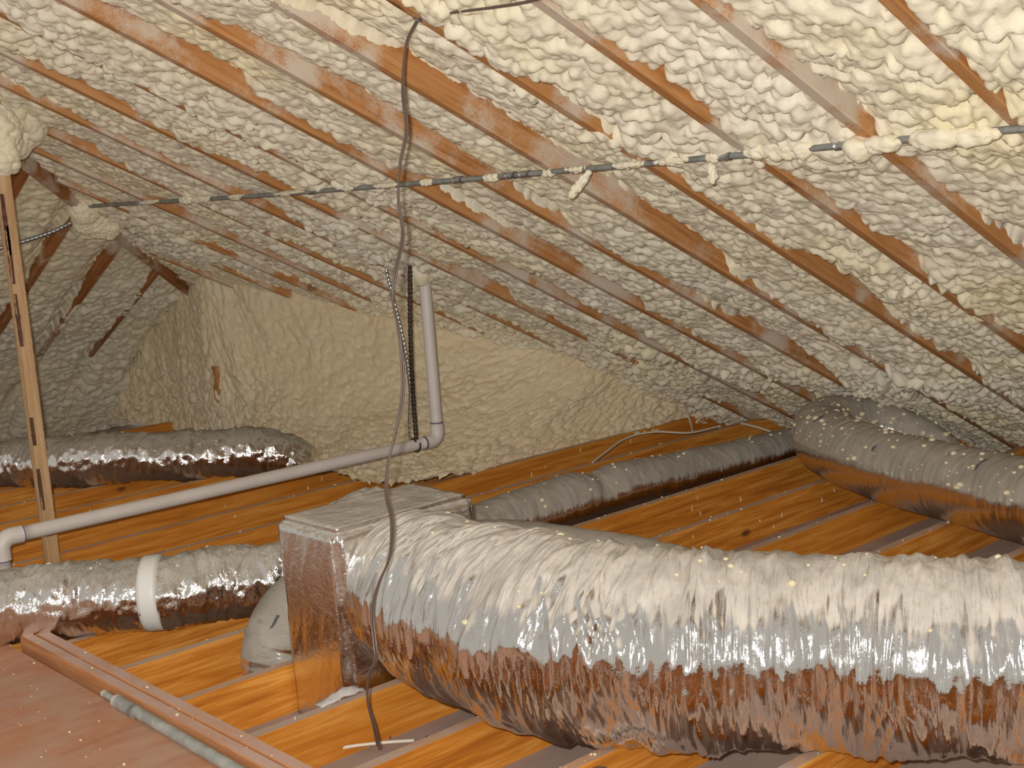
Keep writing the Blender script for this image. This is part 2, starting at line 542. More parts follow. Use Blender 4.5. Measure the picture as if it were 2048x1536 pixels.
# ================================================================== STRUCTURE
# ---- floor: back of the ceiling below, seen between the joists
floor = link('floor', box_mesh('floor', -1.8, 6.6, -1.3, 10.2, -.180, -.152, 0), M_DRYWALL)
tag(floor, 'dusty grey drywall seen between the floor joists', kind='structure')
JT = .042
for k in range(-4, 20):
    y = YJ - S16 * k
    x0 = (-1.2 if y < 2.21 else 1.566) if y < 4.3 else .55
    xe = 6.15
    bm = bmesh.new()
    z0 = -.17
    # outer end is clipped along the roof slope
    cut = [(x0, z0), (6.25, z0), (6.25, -.06), (5.86, .0), (x0, .0)] if y < 9.3 else [(x0, z0), (6.2, z0), (6.2, 0), (x0, 0)]
    if y > 6.9:      # joists under the far hip are clipped too
        cut = [(x0, z0), (5.6, z0), (5.6, -.0), (x0, -.0)]
    a = [bm.verts.new((x, y, z)) for x, z in cut]; b = [bm.verts.new((x, y + JT, z)) for x, z in cut]
    bm.faces.new(a); bm.faces.new(b[::-1])
    for i in range(len(cut)):
        j = (i + 1) % len(cut); bm.faces.new((a[j], a[i], b[i], b[j]))
    bmesh.ops.recalc_face_normals(bm, faces=bm.faces[:])
    bmesh.ops.bevel(bm, geom=bm.edges[:], offset=.0025, segments=1, affect='EDGES')
    me = bpy.data.meshes.new('joist'); bm.to_mesh(me); bm.free()
    link('joist', me, M_JOIST, floor)

# ---- main roof slope
def rafter_ys():
    return [YR + S16 * k for k in range(-4, 20)]


RT = .040
def bay_level(x, y, ys0, step):
    """foam surface against the underside of the rafters: negative = recessed, positive = covers the wood"""
    fr = ((y - ys0) / step) % 1.0                  # 0 = far face of a rafter, grows away from the camera
    k = np.floor((y - ys0) / step)
    # just before a rafter (fr -> 1) its near face is bare in patches
    patch = fbm(x * 2.1 + k * 7.13 + 3, k * 3.7 + .5 + 0 * x, 3)
    bare = np.clip((patch - .47) * 6.0, 0, 1)
    # the rafter itself spans fr in (1 - RT/step, 1)
    edge = 1 - RT / step
    near = np.clip((fr - (edge - .30)) / .30, 0, 1)
    onraf = np.clip((fr - edge + .012) / .012, 0, 1)
    base = -.008 + .04 * (fbm(x * 1.3 + 11, y * 2.6 + 5, 2) - .5)
    base = base - .020 * np.exp(-((fr) / .08) ** 2)
    lvl = base - near * (bare * .085 - .006)
    cover = np.clip((fbm(x * 1.7 + k * 4.7 + 21, k * 2.9 + .3 + 0 * x, 2) - .60) * 8, 0, 1)
    rl = -.062 + cover * .060
    return lvl * (1 - onraf) + rl * onraf


def roof_foam(name, xs, ys, first_y, along, keep, mat):
    """along=1: main slope, grid (x down the slope, y across). along=2: hip slope with the roles swapped"""
    X, Y = np.meshgrid(xs, ys, indexing='ij')
    if along == 1:
        lvl = bay_level(X, Y, first_y, S16); lum = foam_lumps(X * 1.1, Y) * (1.25 + .6 * np.clip((X - 3.4) / 2, 0, 1)) - .006
        h = lvl + lum - .028
        nz = 1 / math.sqrt(1 + SLOPE ** 2)
        V = np.stack([X - h * SLOPE * nz, Y + 0 * X, roof1(X) - h * nz], -1)
    else:
        lvl = bay_level(Y, X, first_y, S16) + .30 * np.clip((Y - 8.35) / 1.3, 0, 1) ** 1.5; lum = foam_lumps(X + 20, Y * 1.1 + 3)
        h = lvl + lum - .028
        nz = 1 / math.sqrt(1 + SLOPE ** 2)
        V = np.stack([X + 0 * Y, Y - h * SLOPE * nz, roof2(Y) - h * nz], -1)
    Q = grid_quads(len(xs), len(ys), flip=False)
    cx = X.ravel()[Q].mean(1); cy = Y.ravel()[Q].mean(1)
    Q = Q[keep(cx, cy)]
    used = np.unique(Q)
    mp = np.full(X.size, -1); mp[used] = np.arange(len(used))
    me = mesh_np(name, V.reshape(-1, 3)[used], mp[Q][:, ::-1])
    return link(name, me, mat, None, True)


def graded(a, b, s0, s1):
    out = [a]
    while out[-1] < b:
        t = (out[-1] - a) / (b - a); out.append(out[-1] + s0 + (s1 - s0) * t)
    return np.array(out)


XS = np.concatenate([np.arange(.5, 1.5, .02), np.arange(1.5, 3.6, .0072), np.arange(3.6, 6.2, .0085)])
YS = np.concatenate([np.arange(.3, 1.2, .02), graded(1.2, 8.4, .0065, .0115)])
ceiling = roof_foam('ceiling', XS, YS, YR, 1, lambda x, y: x > y - HIP - .06, M_FOAM)
tag(ceiling, 'cream spray foam covering the long roof slope between its rafters', kind='structure')

XS2 = graded(.9, 4.25, .012, .010)
YS2 = graded(5.0, 10.0, .010, .013)
FX2 = 2.925 - S16 * 3      # far face of a jack rafter on the hip slope
ceiling2 = roof_foam('ceiling', XS2, YS2, FX2, 2, lambda x, y: (x < y - HIP + .06), M_FOAM)
tag(ceiling2, 'shaded spray foam covering the hip slope behind the wooden post', kind='structure')


def rafter_mesh(p0, p1, width_dir, depth, thick, name='rafter'):
    """beam from p0 to p1 (bottom edge line, far face), local x along the grain"""
    p0 = Vector(p0); p1 = Vector(p1)
    ax = (p1 - p0).normalized(); L = (p1 - p0).length
    wy = Vector(width_dir).normalized(); wz = ax.cross(wy).normalized()
    if wz.z < 0: wz = -wz
    me = box_mesh(name, 0, L, 0, thick, 0, depth, .003)
    M = Matrix((( ax.x, wy.x, wz.x, p0.x), (ax.y, wy.y, wz.y, p0.y), (ax.z, wy.z, wz.z, p0.z), (0, 0, 0, 1)))
    return me, M


for y in rafter_ys():
    xs0 = max(.3, y - HIP + .02); xs1 = 6.1
    if xs0 > 4.4: continue
    me, M = rafter_mesh((xs0, y, roof1(xs0)), (xs1, y, roof1(xs1)), (0, -1, 0), .14, RT)
    o = link('rafter', me, M_RAFTER, ceiling); o.matrix_world = M
for k in range(-2, 3):
    x = 2.925 + S16 * k
    y0 = x + HIP + .02
    me, M = rafter_mesh((x, y0, roof2(y0)), (x, 9.9, roof2(9.9)), (-1, 0, 0), .14, RT)
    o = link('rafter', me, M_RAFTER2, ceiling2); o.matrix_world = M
# hip rafter
hx0, hx1 = 1.2, 4.3
hd = Vector((1, -1, 0)).normalized() * .02
me, M = rafter_mesh(Vector((hx0, hx0 + HIP, roof1(hx0) - .045)) + hd, Vector((hx1, hx1 + HIP, roof1(hx1) - .045)) + hd, (-1, 1, 0), .18, .04, 'hip_rafter')
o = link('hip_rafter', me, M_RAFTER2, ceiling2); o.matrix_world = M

# ---- foam-covered end wall that cuts off the far corner
TOP = [(6.0, 4.93), (5.45, 5.10), (5.08, 5.20), (4.77, 5.61), (4.35, 6.44), (4.0, 7.36), (4.06, 7.88), (4.10, 8.8), (4.10, 9.8)]
BAS = [(5.90, 5.06), (5.2, 5.07), (4.4, 5.07), (3.72, 5.10), (3.62, 6.0), (3.86, 7.18), (4.0, 7.8), (4.06, 8.8), (4.06, 9.8)]
CTL = [(5.92, 5.06), (5.25, 5.16), (4.72, 5.26), (4.42, 5.62), (4.15, 6.35), (3.93, 7.30), (4.03, 7.85), (4.08, 8.8), (4.08, 9.8)]
def top_z(p): return min(roof1(p[0]), roof2(p[1])) + .05
def resample(P, n, z=None):
    A = np.array(P, float); E = np.vstack([2 * A[0] - A[1], A, 2 * A[-1] - A[-2]])
    tt = np.linspace(0, len(A) - 1, n); i = np.clip(tt.astype(int), 0, len(A) - 2); t = (tt - i)[:, None]
    p0, p1, p2, p3 = E[i], E[i + 1], E[i + 2], E[i + 3]
    return .5 * (2 * p1 + (p2 - p0) * t + (2 * p0 - 5 * p1 + 4 * p2 - p3) * t ** 2 + (3 * p1 - p0 - 3 * p2 + p3) * t ** 3)
NU, NV = 820, 170
T3 = resample([(p[0], p[1], top_z(p)) for p in TOP], NU)
B3 = resample([(p[0], p[1] + .02 * (i < 4), -.05 + .06 * (i in (3, 4))) for i, p in enumerate(BAS)], NU)
C3 = resample([(p[0], p[1], .04 + .05 * (2 <= i <= 4)) for i, p in enumerate(CTL)], NU)
v = np.linspace(0, 1, NV)[None, :, None]
G = (1 - v) ** 2 * B3[:, None] + 2 * v * (1 - v) * C3[:, None] + v ** 2 * T3[:, None]
du = np.gradient(G, axis=0); dv = np.gradient(G, axis=1)
nn = np.cross(du, dv); nn /= np.linalg.norm(nn, axis=2)[..., None] + 1e-9
sgn = np.sign((nn * (np.array([0, 0, 1.4]) - G)).sum(2))[..., None]; nn *= sgn
su = np.concatenate([[0], np.cumsum(np.linalg.norm(np.diff(G[:, NV // 2], axis=0), axis=1))])[:, None] + 0 * v[..., 0]
sv = np.concatenate([np.zeros((NU, 1)), np.cumsum(np.linalg.norm(np.diff(G, axis=1), axis=2), axis=1)], 1)
soft = np.clip(1.5 - sv * 1.1, .75, 1.4) * np.where(su > 3.3, 1.25, 1.0)
vert = np.clip((su - 3.3) * 3, 0, 1)
relief = foam_lumps(su + 40, sv * (1 - .45 * vert) + 60) * soft * 1.2 + .07 * (fbm(su * 4, sv * (4 - 2.5 * vert), 3) - .5)
G = G + nn * (relief - .02)[..., None]
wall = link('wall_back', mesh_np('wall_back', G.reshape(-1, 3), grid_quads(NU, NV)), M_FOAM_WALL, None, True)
tag(wall, 'yellowish spray foam wall closing off the far corner of the attic', kind='structure')
me = box_mesh('stud', 3.905, 3.93, 7.32, 7.38, .05, .46, .002)
link('stud', me, M_RAFTER, wall)

# ================================================================== DUCTS
def pt(*a): return a
# big foreground duct
big = empty('flexible_duct', (2.3, 2.3, 0))
big.matrix_world = Matrix.Identity(4)
tag(big, 'large silver insulated flexible duct running from the foil box to the right', 'duct')
duct('jacket', [(2.22, 3.16, .235), (2.19, 3.0, .245), (2.165, 2.75, .25), (2.175, 2.45, .25), (2.27, 2.19, .245), (2.41, 1.98, .24), (2.55, 1.77, .24), (2.66, 1.57, .235), (2.80, 1.36, .235), (2.98, 1.12, .235)],
     [.215, .235, .25, .255, .245, .238, .236, .232, .23, .23], M_FOIL_BIG, big, step=.0036, nseg=210, wr=.0125, freq=1 / .027, sag=.05, seed=3, iso=.011)
duct('collar', [(2.235, 3.12, .235), (2.225, 3.075, .237), (2.215, 3.03, .24)], [.232, .244, .236], M_FOIL_BOX, big, step=.006, nseg=120, wr=.004, seed=31, rest=False)

# foil-wrapped box
bx = empty('plenum_box', (2.235, 3.26, 0)); bx.matrix_world = Matrix.Identity(4)
tag(bx, 'foil-wrapped distribution box with a dusty top between the joists', 'duct box')
bm = bmesh.new()
bmesh.ops.create_cube(bm, size=1)
for vv in bm.verts: vv.co = Vector((2.235 + vv.co.x * .53, 3.262 + vv.co.y * .325, .152 + vv.co.z * .645))
bmesh.ops.bevel(bm, geom=bm.edges[:], offset=.022, segments=3, affect='EDGES')
bmesh.ops.subdivide_edges(bm, edges=bm.edges[:], cuts=7, use_grid_fill=True)
bmesh.ops.subdivide_edges(bm, edges=[e for e in bm.edges if e.calc_length() > .02], cuts=3, use_grid_fill=True)
bm.normal_update()
P = np.array([q.co[:] for q in bm.verts])
hgt = .006 * (fbm(P[:, 0] * 14 + P[:, 1] * 9, P[:, 2] * 7 + P[:, 1] * 11, 3) - .5) + .004 * (1 - np.abs(2 * vnoise(P[:, 0] * 30 + P[:, 2] * 4, P[:, 1] * 30 + P[:, 2] * 9) - 1))
for q, h in zip(bm.verts, hgt): q.co += q.normal * float(h)
me = bpy.data.meshes.new('body'); bm.to_mesh(me); bm.free()
link('body', me, M_FOIL_BOX, bx, True)

# duct dropping into the bay behind the box
dd = empty('flexible_duct'); tag(dd, 'grey dusty duct elbow dropping between joists left of the foil box', 'duct')
duct('jacket', [(2.42, 3.66, .13), (2.28, 3.645, .13), (2.14, 3.64, .085), (2.065, 3.635, -.01), (2.04, 3.63, -.165)], [.105, .11, .115, .12, .12], M_FOIL_GREY, dd, step=.006, nseg=80, wr=.004, seed=13, rest=False)

# left duct with the white band
ld = empty('flexible_duct'); tag(ld, 'crinkled foil duct with a white band crossing joists toward the box', 'duct')
duct('jacket', [(1.05, 4.62, .13), (1.25, 4.57, .13), (1.49, 4.44, .122), (1.65, 4.34, .122), (1.80, 4.22, .118), (1.885, 4.145, .112), (1.97, 4.11, .115), (2.10, 4.06, .118), (2.22, 3.97, .115), (2.33, 3.89, .15), (2.40, 3.76, .25), (2.42, 3.58, .33), (2.42, 3.41, .335)],
     [.125, .125, .125, .125, .122, .112, .12, .125, .118, .112, .11, .108, .108], M_FOIL_MID, ld, step=.006, nseg=110, wr=.009, sag=.03, seed=21, iso=.012)
duct('band', [(1.865, 4.165, .120), (1.885, 4.148, .120), (1.908, 4.130, .120)], [.131, .1315, .131], M_STRAP, ld, step=.01, nseg=64, wr=.0005, seed=2, sag=.01)

# far left duct
fd = empty('flexible_duct'); tag(fd, 'foil duct lying far left behind the wooden post', 'duct')
duct('jacket', [(2.2, 7.75, .11), (2.50, 7.29, .12), (2.75, 6.86, .13), (3.03, 6.54, .13), (3.28, 6.30, .125), (3.46, 6.17, .11), (3.58, 6.10, .075), (3.66, 6.05, .01), (3.69, 6.03, -.12)],
     [.125, .128, .135, .132, .13, .13, .125, .12, .115], M_FOIL_FAR, fd, step=.008, nseg=100, wr=.011, sag=.03, seed=5, iso=.014)

# slim duct in the joist bay
sd = empty('flexible_duct'); tag(sd, 'slim grey duct sunk between joists beyond the big duct', 'duct')
duct('jacket', [(2.60, 3.58, .14), (2.78, 3.80, .09), (3.05, 3.96, .045), (3.4, 4.03, .04), (3.80, 4.05, .045), (3.95, 4.05, .03), (4.1, 4.05, .04), (4.5, 4.05, .02), (5.0, 4.05, .0), (5.35, 4.05, -.01), (5.5, 4.03, -.01)],
     [.10, .105, .11, .115, .118, .10, .112, .108, .10, .098, .08], M_FOIL_GREY, sd, step=.008, nseg=72, wr=.004, seed=8, rest=False)

# right duct with the bend
rd = empty('flexible_duct'); tag(rd, 'grey foil duct at right spattered with foam, bending back at the eave', 'duct')
duct('jacket', [(4.10, 1.35, .16), (4.25, 1.85, .16), (4.385, 2.27, .157), (4.52, 2.64, .152), (4.63, 2.98, .152), (4.77, 3.28, .158), (4.92, 3.50, .17), (5.10, 3.60, .185), (5.29, 3.54, .165), (5.42, 3.38, .09), (5.48, 3.26, .0), (5.50, 3.18, -.10)],
     [.155, .155, .155, .15, .15, .15, .148, .145, .135, .125, .12, .11], M_FOIL_RIGHT, rd, step=.007, nseg=96, wr=.0035, sag=.035, seed=17)

# duct lying behind the big one
hd_ = empty('flexible_duct'); tag(hd_, 'smooth grey duct half hidden directly behind the large silver duct', 'duct')
duct('jacket', [(2.46, 3.26, .22), (2.60, 3.16, .225), (2.70, 2.94, .205), (2.78, 2.66, .18), (2.86, 2.36, .15), (2.95, 2.05, .13)], [.12, .13, .14, .145, .14, .13], M_FOIL_GREY, hd_, step=.008, nseg=72, wr=.003, seed=41)

# ================================================================== POST
post = empty('wooden_post'); tag(post, 'rough wooden post standing at left from the joists to the roof', 'post')
px0, px1, py0, py1 = 1.995, 2.045, 5.385, 5.440
nz = 260; zz = np.linspace(-.16, 1.93, nz)
ring = [(0, 0), (1, 0), (1, 1), (0, 1)]
sec = []
for (a, b), (c, d) in zip(ring, ring[1:] + ring[:1]):
    for t in np.linspace(0, 1, 9)[:-1]: sec.append((a + (c - a) * t, b + (d - b) * t))
sec = np.array(sec)
Vp = []
for z in zz:
    wane = .010 * max(0, fbm(np.array([z * 4.0]), np.array([3.3]), 2)[0] - .42) * 6
    for s_ in sec:
        x = px0 + s_[0] * (px1 - px0); y = py0 + s_[1] * (py1 - py0)
        k = math.exp(-((s_[0]) ** 2 + (s_[1]) ** 2) * 12)      # near-left corner carries the wane
        Vp.append((x + wane * k + .001 * random.uniform(-1, 1), y + wane * k * .8 + .001 * random.uniform(-1, 1), z))
link('shaft', mesh_np('shaft', np.array(Vp), grid_quads(nz, len(sec), True, True)), M_POST, post)
for (za, zb, w) in [(1.55, 1.18, .012), (1.14, .92, .010), (.62, .50, .004), (.40, .22, .004), (1.42, 1.30, .014)]:
    n = 26; vs_ = []
    for i in range(n):
        t = i / (n - 1); z = za + (zb - za) * t; ww = .7 * w * math.sin(math.pi * t) ** .8 * (0.3 + 1.2 * random.random())
        vs_ += [(px0 + .004 - .0035, py0 + .012 + ww, z), (px0 + .004 - .005, py0 + .004, z), (px0 + .004, py0 - .003, z), (px0 + .010 + ww * .3, py0 - .003, z)]
    link('bark_strip', mesh_np('bark_strip', np.array(vs_), grid_quads(n, 4)), M_BARK, post)

# ================================================================== PVC PIPE
pv = empty('drain_pipe'); tag(pv, 'white plastic pipe dropping from the roof and running left', 'pipe')
PR = .029
tube('pipe_riser', [(3.83, 5.0, 1.10), (3.83, 5.0, .7), (3.83, 5.0, .30)], PR, M_PVC, pv, .05, 24)
tube('pipe_run', [(3.755, 5.0, .224), (2.8, 5.0, .228), (1.755, 5.0, .232)], PR, M_PVC, pv, .05, 24)
def elbow(x, z, sx, sz, name='elbow'):
    a = [(x + sx * .085, 5.0, z), (x + sx * .055, 5.0, z)]
    for t in np.linspace(0, 1, 7): a.append((x + sx * .045 * (1 - math.sin(t * math.pi / 2)), 5.0, z + sz * .045 * (1 - math.cos(t * math.pi / 2))))
    a += [(x, 5.0, z + sz * .055), (x, 5.0, z + sz * .085)]
    e = tube(name, a, PR + .005, M_PVC, pv, .006, 24)
    for c, d in (((x + sx * .086, 5.0, z), (sx, 0, 0)), ((x, 5.0, z + sz * .086), (0, 0, sz))):
        c = np.array(c); d = np.array(d)
        tube('primer_ring', [tuple(c - d * .002), tuple(c), tuple(c + d * .004)], PR + .0018, M_PRIMER, e, .002, 24)
elbow(3.83, .224, -1, 1)
elbow(1.675, .232, 1, -1)
tube('pipe_drop', [(1.675, 5.0, .15), (1.675, 5.0, 0), (1.675, 5.0, -.17)], PR, M_PVC, pv, .05, 24)
b = link('foam_collar', blob_mesh('foam_collar', .06, .06, .06, 4, 5, .35, 20), M_FOAM, pv, True); b.location = (3.81, 4.99, 1.055)

# ---- hanger straps
def strap(name, P, w, mat, parent, holes=.02, twist=0.0):
    C, _, s = catmull(P, [1] * len(P), .006)
    d = np.gradient(C, axis=0); d /= np.linalg.norm(d, axis=1)[:, None]
    side0 = np.array([.75, -.66, 0])
    V = []; 
    for i in range(len(C)):
        sd = side0 - d[i] * (side0 @ d[i]); sd /= np.linalg.norm(sd); nn_ = np.cross(d[i], sd)
        a = twist * s[i]; sd2 = sd * math.cos(a) + nn_ * math.sin(a); n2 = np.cross(d[i], sd2)
        sc = 1 - .28 * (math.cos(2 * math.pi * s[i] / holes) > .2)
        for q in ((-1, -1), (1, -1), (1, 1), (-1, 1)): V.append(C[i] + sd2 * q[0] * w * .5 * sc + n2 * q[1] * .0007)
    return link(name, mesh_np(name, np.array(V), grid_quads(len(C), 4, True)), mat, parent)
st = empty('hanger_strap'); tag(st, 'dark perforated strap hanging straight down to the white pipe', 'strap')
strap('band', [(3.70, 4.93, 1.115), (3.69, 4.96, .8), (3.68, 4.97, .5), (3.675, 4.97, .255)], .024, M_DARK, st)
tube('loop', [(3.675 + .001 * i, 5.0 + math.sin(a) * (PR + .004), .2245 + math.cos(a) * (PR + .004)) for i, a in enumerate(np.linspace(-.9, 5.1, 22))], .0045, M_DARK, st, .004, 6)
for i in range(34):
    z = 1.05 - i * .0235
    t = (1.115 - z) / .86
    b = link('rivet_hole', blob_mesh('rivet_hole', .0028, .0028, .0028, 1, 1, 0) if i == 0 else rivet, M_ZINC if i == 0 else None, st); rivet = b.data
    b.location = (3.70 - .025 * t - .002, 4.93 + .045 * min(1, t * 1.3) - .005, z)
st2 = empty('hanger_strap'); tag(st2, 'twisted zinc strap hanging beside the dark one', 'strap')
strap('band', [(3.775, 5.235, 1.08), (3.775, 5.2, .95), (3.76, 5.12, .70), (3.73, 5.06, .50), (3.70, 5.045, .35), (3.69, 5.045, .24)], .02, M_ZINC, st2, .022, 1.2)

# ================================================================== CONDUIT
cd = empty('steel_conduit'); tag(cd, 'thin steel conduit running across under the rafters of the long slope', 'conduit')
CX = 2.965; CR = .0095
cz = lambda dz=0: roof1(CX) - CR - .004 + dz
CPATH = [(CX + .01, .6, cz()), (CX, 1.6, cz(-.002)), (CX + .01, 2.5, cz(-.004)), (CX - .005, 3.9, cz()), (CX - .03, 5.2, cz(.012)), (CX - .06, 6.2, cz(.03)), (CX - .07, 6.70, cz(.035))]
tube('tube', CPATH, CR, M_STEEL_DUST, cd, .05, 14)
_cc, _, _ = catmull(CPATH, [1] * len(CPATH), .02)
def c_at(y):
    return np.array([np.interp(y, _cc[:, 1], _cc[:, 0]), y, np.interp(y, _cc[:, 1], _cc[:, 2])])
for y in (2.02, 2.42, 3.27, 3.34, 3.62, 4.55, 6.30):
    tube('coupling', [tuple(c_at(y - .022)), tuple(c_at(y)), tuple(c_at(y + .022))], CR + .003, M_STEEL, cd, .01, 14)
for i, (y, L, r, dz) in enumerate([(1.66, .10, .024, -.008), (1.74, .09, .030, -.006), (1.90, .07, .026, -.006), (1.97, .05, .034, -.012), (2.16, .05, .026, .0), (2.22, .07, .030, .006), (2.30, .05, .020, .004), (2.46, .03, .016, 0), (2.62, .10, .0135, 0), (2.80, .10, .0135, 0), (3.03, .07, .0125, 0), (3.16, .04, .013, -.003), (3.44, .05, .0145, -.003), (3.80, .05, .013, 0), (4.05, .12, .0125, .0), (4.30, .08, .0125, .0), (4.75, .20, .013, 0), (5.15, .10, .013, 0), (5.45, .10, .017, .0), (5.58, .06, .020, 0), (5.95, .14, .014, 0)]):
    b = link('foam_sleeve', blob_mesh('foam_sleeve', r, L, r * .9, 3 + i, 4, .30, 14), M_FOAM, cd, True)
    b.location = c_at(y) + np.array([0, 0, dz])
b = link('foam_drip', blob_mesh('foam_drip', .013, .013, .060, 31, 4, .4), M_FOAM, cd, True); b.location = (CX - .03, 2.98, cz(-.05)); b.rotation_euler = (.6, .45, 0)
b = link('foam_drip', blob_mesh('foam_drip', .012, .012, .032, 35, 4, .4), M_FOAM, cd, True); b.location = (CX + .01, 2.47, cz(-.05)); b.rotation_euler = (-.2, .1, 0)

fc = empty('armored_conduit'); tag(fc, 'ribbed steel flexible conduit on the hip slope behind the post', 'conduit')
Pf = [(2.93, 6.80, 1.44), (2.80, 6.90, 1.375), (2.62, 7.0, 1.325), (2.40, 7.1, 1.28), (2.1, 7.2, 1.24)]
C, _, s = catmull(Pf, [1] * 5, .004)
tube('sheath', C[::2], [.011 + .0015 * math.cos(i * 2.1) for i in range(len(C[::2]))], M_STEEL, fc, .004, 10)

# foam lumps at the hip
for i, (loc, r) in enumerate([((2.10, 5.60, 1.90), (.20, .16, .20)), ((2.90, 6.68, 1.47), (.075, .075, .075)), ((2.99, 6.78, 1.41), (.10, .08, .07)), ((3.06, 6.80, 1.37), (.10, .10, .05)), ((2.03, 5.44, 1.78), (.09, .09, .16))]):
    b = link('foam_lump', blob_mesh('foam_lump', *r, 60 + i, 6, .22, 30), M_FOAM, ceiling2, True); b.location = loc

# ================================================================== CORD
co = empty('hanging_cord'); tag(co, 'thin dark twin-strand cord hooked on a rafter and hanging down', 'cord')
def cam_point(px, py, depth):
    return CAM + (fwd + rgt * ((px - 1024) / F_PX) - upv * ((py - 768) / F_PX)) * depth
def at_z(px, py, z):
    d = fwd + rgt * ((px - 1024) / F_PX) - upv * ((py - 768) / F_PX)
    return CAM + d * ((z - CAM.z) / d.z)
hang = [(835, 40, 3.40), (812, 90, 3.38), (806, 180, 3.36), (813, 260, 3.36), (800, 330, 3.36), (797, 400, 3.36), (806, 470, 3.36), (792, 540, 3.35), (786, 600, 3.35), (800, 680, 3.34), (806, 780, 3.34), (792, 860, 3.33), (776, 930, 3.32), (773, 990, 3.3), (784, 1040, 3.27), (780, 1110, 3.22), (757, 1170, 3.14), (745, 1225, 3.09), (750, 1290, 3.07), (752, 1320, 3.07), (738, 1350, 3.1), (735, 1400, 3.15), (748, 1450, 3.2), (757, 1492, 3.27)]
H = [cam_point(*h) for h in hang]
Hc, _, s = catmull([tuple(h) for h in H], [1] * len(H), .01)
for ph in (0, math.pi):
    off = np.stack([.0030 * np.cos(ph + s * 9), .0030 * np.sin(ph + s * 9), 0 * s], 1)
    tube('strand', Hc + off, .0030, M_CORD, co, .01, 6)
tube('lead', [tuple(cam_point(*q)) for q in [(835, 40, 3.40), (870, 30, 3.36), (930, 22, 3.27), (990, 14, 3.18), (1050, 4, 3.08), (1120, -14, 2.98), (1230, -40, 2.85)]], .0035, M_CORD, co, .01, 8)
tube('staple', [tuple(cam_point(826, 36, 3.41)), tuple(cam_point(835, 40, 3.385)), tuple(cam_point(844, 44, 3.41))], .0022, M_STEELN, co, .004, 6)

# ================================================================== PLYWOOD, RAIL, PIPE ON THE BOARD
ply = link('plywood_board', box_mesh('plywood_board', -.6, 1.462, 2.27, 4.62, -.03, -.002, .002), M_PLY)
tag(ply, 'reddish dusty plywood board at lower left beside the rail', 'board')
rail = empty('doubled_rail'); tag(rail, 'doubled dusty lumber rail along the plywood edge', 'rail')
link('rail_board', box_mesh('rail_board', 1.4815, 1.519, 2.26, 4.36, -.15, .038, .003), M_RAIL, rail)
link('rail_board', box_mesh('rail_board', 1.5215, 1.562, 2.26, 4.42, -.15, .041, .003), M_RAIL, rail)
gp = empty('metal_pipe'); tag(gp, 'dull grey metal pipe lying on the plywood along the rail', 'pipe')
tube('pipe', [(1.463, 3.55, .014), (1.458, 3.2, .014), (1.452, 2.7, .014), (1.448, 2.3, .014)], .0165, M_PIPE, gp, .05, 16)
tube('connector', [(1.466, 3.66, .010), (1.465, 3.60, .010), (1.463, 3.53, .012)], .0105, M_PIPE, gp, .02, 12)
tube('coupling', [(1.461, 3.56, .013), (1.460, 3.50, .013), (1.459, 3.43, .014)], .0195, M_PIPE, gp, .02, 16)

# ================================================================== WIRES AND SMALL THINGS
w1 = tube('cable', [tuple(at_z(612, 1524, -.135)), tuple(at_z(650, 1505, -.13)), tuple(at_z(700, 1493, -.125)), tuple(at_z(770, 1485, -.125)), tuple(at_z(828, 1481, -.13))], .0052, M_WHITEWIRE, None, .01, 8)
tag(w1, 'short white cable lying on drywall below the cord end', 'cable')
w2 = tube('cable', [(4.55, 4.66, .006), (4.7, 4.72, .02), (4.95, 4.80, .045), (5.15, 4.78, .045), (5.35, 4.70, .012), (5.6, 4.69, .006)], .006, M_WHITEWIRE, None, .01, 8)
tag(w2, 'thin pale cable arching over a joist near the foam wall', 'cable')
w3 = tube('cable', [(5.42, 4.74, .010), (5.48, 4.80, .03), (5.56, 4.90, .09), (5.66, 5.0, .12)], .006, M_WHITEWIRE, None, .01, 8)
tag(w3, 'pale cable rising from the far joist into the eave foam', 'cable')
w4 = tube('cable', [(5.62, 4.55, .03), (5.58, 4.40, .025), (5.55, 4.27, .012), (5.53, 4.2, .004)], .007, M_WHITEWIRE, None, .01, 8)
tag(w4, 'short pale cable crossing the last open bay beside the slim duct', 'cable')

# torn wrap at the foot of the box
bm = bmesh.new()
for i in range(9):
    for j in range(5):
        bm.verts.new((1.84 + .15 * i / 8, 3.045 + .04 * j / 4 + .004 * math.sin(i * 2), .004 + .030 * math.sin(j / 4 * 2.4) * (i / 8) * math.sin(i / 8 * 3) + random.uniform(-.004, .004)))
bm.verts.ensure_lookup_table()
for i in range(8):
    for j in range(4):
        bm.faces.new([bm.verts[q] for q in (i * 5 + j, (i + 1) * 5 + j, (i + 1) * 5 + j + 1, i * 5 + j + 1)])
me = bpy.data.meshes.new('wrap_scrap'); bm.to_mesh(me); bm.free()
o = link('wrap_scrap', me, M_PAPER, None, True); tag(o, 'torn grey scrap of wrap at the foot of the foil box', 'scrap')
o.modifiers.new('thickness', 'SOLIDIFY').thickness = .002

# ================================================================== FOAM CRUMBS
def crumbs(name, spots, label, rmin=.003, rmax=.010):
    base = []
    for k in range(4):
        bm = bmesh.new(); bmesh.ops.create_icosphere(bm, subdivisions=1, radius=1)
        base.append((np.array([v.co[:] for v in bm.verts]) * (1 + .3 * rng.random((len(bm.verts), 1))), [[v.index for v in f.verts] for f in bm.faces])); bm.free()
    Vs = []; Fs = []; n = 0
    for p in spots:
        Vb, Fb = base[rng.integers(4)]
        r = rmin + (rmax - rmin) * rng.random() ** 2.5
        Vs.append(Vb * np.array([r, r, r * .7]) + np.array(p)); Fs += [[a + n for a in f] for f in Fb]; n += len(Vb)
    o = link(name, mesh_poly(name, np.vstack(Vs), Fs), M_CRUMB, None, True)
    return tag(o, label, 'foam crumbs', kind='stuff')

